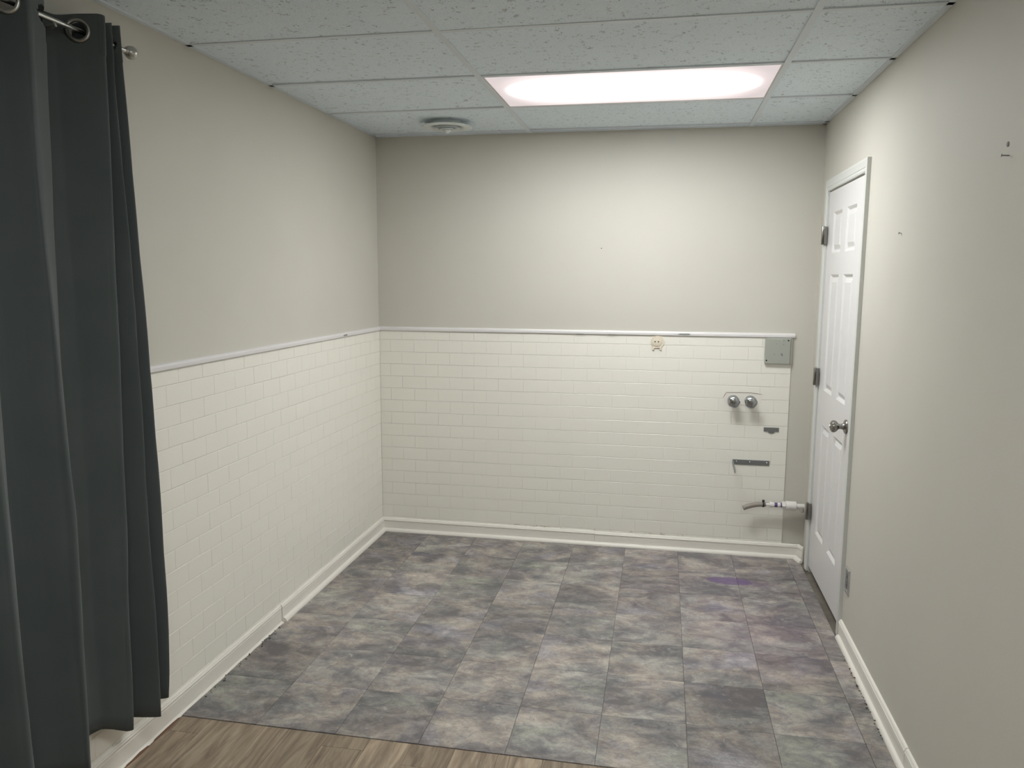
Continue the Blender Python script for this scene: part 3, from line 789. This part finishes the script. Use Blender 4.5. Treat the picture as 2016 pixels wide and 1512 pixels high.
# pvc drain stub with hose
PY, PZ = -0.060, 0.325
pp = thing('drain_pipe', 'white plastic pipe stub running out from the door corner, low on the far wall', 'pipe', (2.45, PY, PZ))
def ptube(name, x0, x1, r, m, z0=PZ, z1=PZ, n=28):
    bm = bmesh.new(); lathe(bm, [(0, 0), (0, r*0.96), (0.0012, r), (abs(x1-x0)-0.0012, r), (abs(x1-x0), r*0.96), (abs(x1-x0), 0)], (x0, PY, z0), (x1-x0, 0, z1-z0), n)
    return child(finish(name, bm, m, smooth='auto'), pp)
ptube('pipe', 2.486, 2.5335, 0.0145, M_pvc)
ptube('coupling', 2.432, 2.489, 0.0265, M_pvc)
bm = bmesh.new(); lathe(bm, [(0, 0), (0, 0.021), (0.004, 0.0225), (0.018, 0.0225), (0.020, 0.0)], (2.413, PY, PZ+0.002), (1, 0, 0), 6); child(finish('hex_bushing', bm, M_pvc), pp)
ptube('reducer', 2.352, 2.414, 0.0125, M_pvc, PZ+0.001, PZ+0.001)
ptube('barb_collar', 2.345, 2.362, 0.0155, M_pvc, PZ+0.001, PZ+0.001)
ptube('primer_stain', 2.371, 2.388, 0.0129, M_purple, PZ+0.001, PZ+0.001)
ptube('primer_stain', 2.404, 2.412, 0.0129, M_purple, PZ+0.001, PZ+0.001)
ptube('barb', 2.318, 2.347, 0.009, M_pvc)
# elbow turning down behind, partly seen under the pipe
bm = bmesh.new()
tube(bm, [(2.505, PY+0.018, PZ-0.008), (2.518, PY+0.022, PZ-0.014), (2.527, PY+0.027, PZ-0.026), (2.530, PY+0.033, PZ-0.040)], [0.013, 0.0145, 0.013, 0.011], 18)
child(finish('elbow', bm, M_pvc, smooth='auto'), pp)
bm = bmesh.new()
tube(bm, [(2.200, PY-0.012, 0.300), (2.225, PY-0.008, 0.310), (2.255, PY-0.004, 0.3185), (2.285, PY, 0.323), (2.325, PY, 0.3255)], [0.0135, 0.0138, 0.0138, 0.0135, 0.0130], 24)
child(finish('hose', bm, M_hose, smooth='auto'), pp)
bm = bmesh.new(); lathe(bm, [(0, 0.0125), (0, 0.0165), (0.010, 0.0165), (0.010, 0.0125)], (2.306, PY, PZ), (1, 0.0, 0), 24)
c_ = child(finish('hose_clamp', bm, M_clamp, smooth='auto'), pp)
bm = bmesh.new(); box(bm, (2.304, PY-0.007, PZ+0.015), (2.318, PY+0.007, PZ+0.026), 0.003, 2); child(finish('clamp_screw', bm, M_clamp), pp)

# chips and hole marks on the painted walls
def mark(name, label, pos, axis, r, m, depth=0.0008, cat='mark'):
    bm = bmesh.new()
    lathe(bm, [(0, r), (depth*0.6, r*0.9), (depth, 0)], pos, axis, 7)
    return tag(finish(name, bm, m), label, cat)
mark('screw_hole', 'tiny dark hole in the grey paint high on the far wall', (1.357, 0.0, 1.769), (0, -1, 0), 0.003, M_black, cat='hole')
tag(finish('wall_anchor', lathe(bmesh.new(), [(0, 0.007), (0.002, 0.006), (0.003, 0.003), (0.003, 0)], (W, -2.378, 1.938), (-1, 0, 0), 9), M_scuff), 'torn grey plug in the right wall just above the long nail', 'plug')
def nail(pos, ln, rr, label, tilt):
    t = thing('nail', label, 'nail', pos)
    ax = Vector((-1, tilt[0], tilt[1])).normalized()
    bm = bmesh.new(); lathe(bm, [(0, rr), (ln, rr), (ln, 0)], Vector(pos)-ax*0.004, ax, 10); child(finish('shank', bm, M_steel), t)
    bm = bmesh.new(); lathe(bm, [(0, 0), (0, rr*2.2), (0.0018, rr*2.4), (0.0024, 0)], Vector(pos)+ax*(ln-0.004), ax, 14); child(finish('head', bm, M_steel), t)
    return t
nail((W, -2.388, 1.909), 0.019, 0.0017, 'long grey nail sticking out high on the right wall', (0.25, 0.1))
nail((W, -1.520, 1.766), 0.012, 0.0016, 'small nail in the right wall left of the long nail', (0.0, 0.1))

# outlet cover on the right wall
ol = thing('outlet_cover', 'metal outlet cover low on the right wall beside the door casing', 'outlet', (W, -1.09, 0.292))
bm = bmesh.new()
oy0, oy1, oz0, oz1 = -1.126, -1.054, 0.234, 0.350
secs = []
for ins, d in ((0, 0.0), (0, 0.002), (0.004, 0.0065), (0.014, 0.0065), (0.017, 0.003)):
    secs.append([(W-d, oy0+ins, oz0+ins), (W-d, oy1-ins, oz0+ins), (W-d, oy1-ins, oz1-ins), (W-d, oy0+ins, oz1-ins)])
rings = [[bm.verts.new(p) for p in s] for s in secs]
for A, B in zip(rings[:-1], rings[1:]):
    for q in range(4): bm.faces.new((A[q], A[(q+1) % 4], B[(q+1) % 4], B[q]))
bm.faces.new(rings[-1])
child(finish('plate', bm, M_chrome), ol)
bm = bmesh.new(); box(bm, (W-0.0055, oy0+0.0185, oz0+0.022), (W-0.0028, oy1-0.0185, oz1-0.022), 0.001); child(finish('socket_face', bm, M_steel), ol)
for s in (-1, 1):
    for q in (-0.005, 0.005):
        bm = bmesh.new(); box(bm, (W-0.0062, -1.09+q-0.001, 0.292+s*0.019-0.004), (W-0.0052, -1.09+q+0.001, 0.292+s*0.019+0.004)); child(finish('socket_slot', bm, M_black), ol)
bm = bmesh.new(); lathe(bm, [(0.0055, 0.003), (0.0066, 0.0025), (0.0068, 0)], (W, -1.09, 0.292), (-1, 0, 0), 10); child(finish('screw', bm, M_nickel), ol)

# ------------------------------------------------------------------ curtain and rod
RX, RZ = 0.100, 2.275
rod = thing('curtain_rod', 'thin metal curtain rod with a ball end, high on the left wall', 'curtain rod', (RX, -2.36, RZ))
bm = bmesh.new(); lathe(bm, [(0, 0), (0, 0.0068), (1.9, 0.0068), (1.9, 0)], (RX, -2.375, RZ), (0, -1, 0), 20); child(finish('rod', bm, M_rod, smooth='auto'), rod)
bm = bmesh.new()
lathe(bm, [(0.028, 0), (0.028, 0.0075), (0.024, 0.011), (0.021, 0.009), (0.018, 0.0085), (0.016, 0.0125), (0.010, 0.0175), (0.0, 0.020), (-0.008, 0.0185), (-0.015, 0.0135), (-0.019, 0.007), (-0.020, 0)], (RX, -2.351, RZ), (0, -1, 0), 32)
child(finish('finial', bm, M_rod, smooth='auto'), rod)
bm = bmesh.new(); tube(bm, [(0.002, -2.655, RZ-0.012), (0.05, -2.655, RZ-0.014), (RX-0.012, -2.655, RZ-0.014), (RX, -2.655, RZ-0.010)], 0.005, 12)
box(bm, (0.0002, -2.67, RZ-0.04), (0.005, -2.64, RZ+0.02), 0.001)
child(finish('bracket', bm, M_rod), rod)

def interp(tab, z):
    tab = sorted(tab, key=lambda q: q[0])
    if z <= tab[0][0]: return tab[0][1]
    if z >= tab[-1][0]: return tab[-1][1]
    for (a, va), (b, vb) in zip(tab[:-1], tab[1:]):
        if a <= z <= b:
            t = (z-a)/(b-a); return va+(vb-va)*t
tabA = [(2.33, .118), (2.2, .123), (1.97, .131), (1.745, .138), (1.578, .143), (1.333, .149), (1.158, .155), (.997, .160), (.748, .164), (.562, .169), (.475, .167), (.3, .157), (.22, .149)]
tabB = [(2.32, .130), (2.09, .133), (1.965, .139), (1.707, .145), (1.5, .149), (1.167, .152), (1.0, .152), (.76, .157), (.554, .160), (.356, .160), (.18, .156)]
tabC = [(2.31, .162), (2.139, .158), (1.954, .152), (1.7, .146), (1.545, .141), (1.32, .137), (1.025, .133), (.80, .128), (.58, .117), (.387, .114), (.175, .102)]
tabD = [(2.3, .144), (2.14, .141), (1.956, .138), (1.81, .141), (1.69, .143), (1.53, .147), (1.397, .152), (1.218, .156), (1.08, .160), (.959, .165), (.72, .164), (.5, .162), (.22, .158)]
tabE = [(2.317, .098), (2.234, .096), (2.136, .091), (1.955, .084), (1.709, .076), (1.515, .075), (1.36, .070), (1.18, .069), (.9, .066), (.6, .064), (.2, .062)]
def const(v, w=None): return [(2.3, v), (0.2, v if w is None else w)]
# (x table, y at top, y at hem, top z, hem z)
KN = [
    (const(.024, .030), -2.392, -2.372, 2.330, .236),
    (const(.085, .095), -2.402, -2.384, 2.331, .230),
    (tabA, -2.420, -2.420, 2.332, .222),
    (const(.085, .085), -2.436, -2.436, 2.328, .215),
    (const(.024, .030), -2.446, -2.446, 2.326, .210),
    (const(.090, .098), -2.457, -2.457, 2.325, .200),
    (tabB, -2.472, -2.472, 2.324, .186),
    (const(.090, .090), -2.486, -2.490, 2.320, .186),
    (const(.024, .030), -2.502, -2.508, 2.318, .190),
    (const(.100, .072), -2.515, -2.520, 2.320, .182),
    (tabC, -2.540, -2.540, 2.319, .175),
    (const(.148, .094), -2.552, -2.556, 2.323, .178),
    (const(.098, .070), -2.574, -2.580, 2.319, .196),
    (const(.050, .042), -2.598, -2.602, 2.312, .206),
    (const(.028, .028), -2.640, -2.645, 2.320, .208),
    (tabE, -2.690, -2.690, 2.318, .208),
    (tabD, -2.790, -2.790, 2.318, .214),
    (const(.132, .146), -2.803, -2.803, 2.318, .212),
    (const(.085, .090), -2.822, -2.826, 2.318, .206),
    (const(.045, .052), -2.845, -2.850, 2.318, .206),
    (const(.028, .030), -2.880, -2.870, 2.318, .206),
]
y = -2.88
for r_ in range(3):
    KN += [(const(.090), y-.05, y-.04, 2.318, .205), (const(.148, .170), y-.13, y-.12, 2.318, .205), (const(.134, .155), y-.145, y-.135, 2.318, .205),
           (const(.085, .08), y-.165, y-.16, 2.318, .205), (const(.028), y-.215, y-.21, 2.318, .205)]
    y -= .22
SUB = 10
FZ = [i*0.0022 for i in range(34)] + [0.075+0.925*(i/42) for i in range(1, 43)]
def cat(p0, p1, p2, p3, t):
    return 0.5*((2*p1)+(-p0+p2)*t+(2*p0-5*p1+4*p2-p3)*t*t+(-p0+3*p1-3*p2+p3)*t**3)
# denser sections keep folds crisp: interpolation parameter is mildly tightened
bm = bmesh.new(); grid = []
for f in FZ:
    row = []
    K = []
    for tab, yt, yh, zt, zh in KN:
        z = zt+(zh-zt)*f
        K.append(Vector((interp(tab, z), yt+(yh-yt)*f, z)))
    n = len(K)
    for i in range(n-1):
        p0, p1, p2, p3 = K[max(i-1, 0)], K[i], K[i+1], K[min(i+2, n-1)]
        for s in range(SUB):
            t = s/SUB
            q = cat(p0, p1, p2, p3, t); l = p1.lerp(p2, t)
            q = q.lerp(l, 0.45); q.x = max(q.x, 0.020)
            wob = 0.0016*math.sin(9*f+i*1.7+t*2)+0.0010*math.sin(23*f+i*2.3)
            row.append(bm.verts.new((q.x+wob*(0 if f < .05 else 1), q.y+wob*0.6, q.z)))
    grid.append(row)
for A, B in zip(grid[:-1], grid[1:]):
    for i in range(len(A)-1):
        c = (A[i].co+A[i+1].co+B[i+1].co+B[i].co)/4
        hole = 0.0255 if c.y < -2.525 else 0.0105         # the eyelets are punched through the cloth
        if math.hypot(c.x-RX, c.z-RZ) < hole: continue
        bm.faces.new((A[i], A[i+1], B[i+1], B[i]))
me_o = finish('curtain', bm, M_fabric, smooth=True)
curtain = tag(me_o, 'dark slate grommet curtain hanging in deep folds at the left wall', 'curtain')
sm = curtain.modifiers.new('thickness', 'SOLIDIFY'); sm.thickness = 0.0022; sm.offset = 0
for (gy, ax) in ((-2.5735, (0.46, -0.89, 0)), (-2.818, (0.486, -0.87, 0)), (-3.05, (0.46, -0.89, 0)), (-3.27, (0.46, -0.89, 0))):
    bm = bmesh.new(); torus(bm, (RX, gy, RZ), ax, 0.0280, 0.0060)
    finish('grommet', bm, M_nickel if gy > -2.7 else M_rod, curtain, smooth=True)
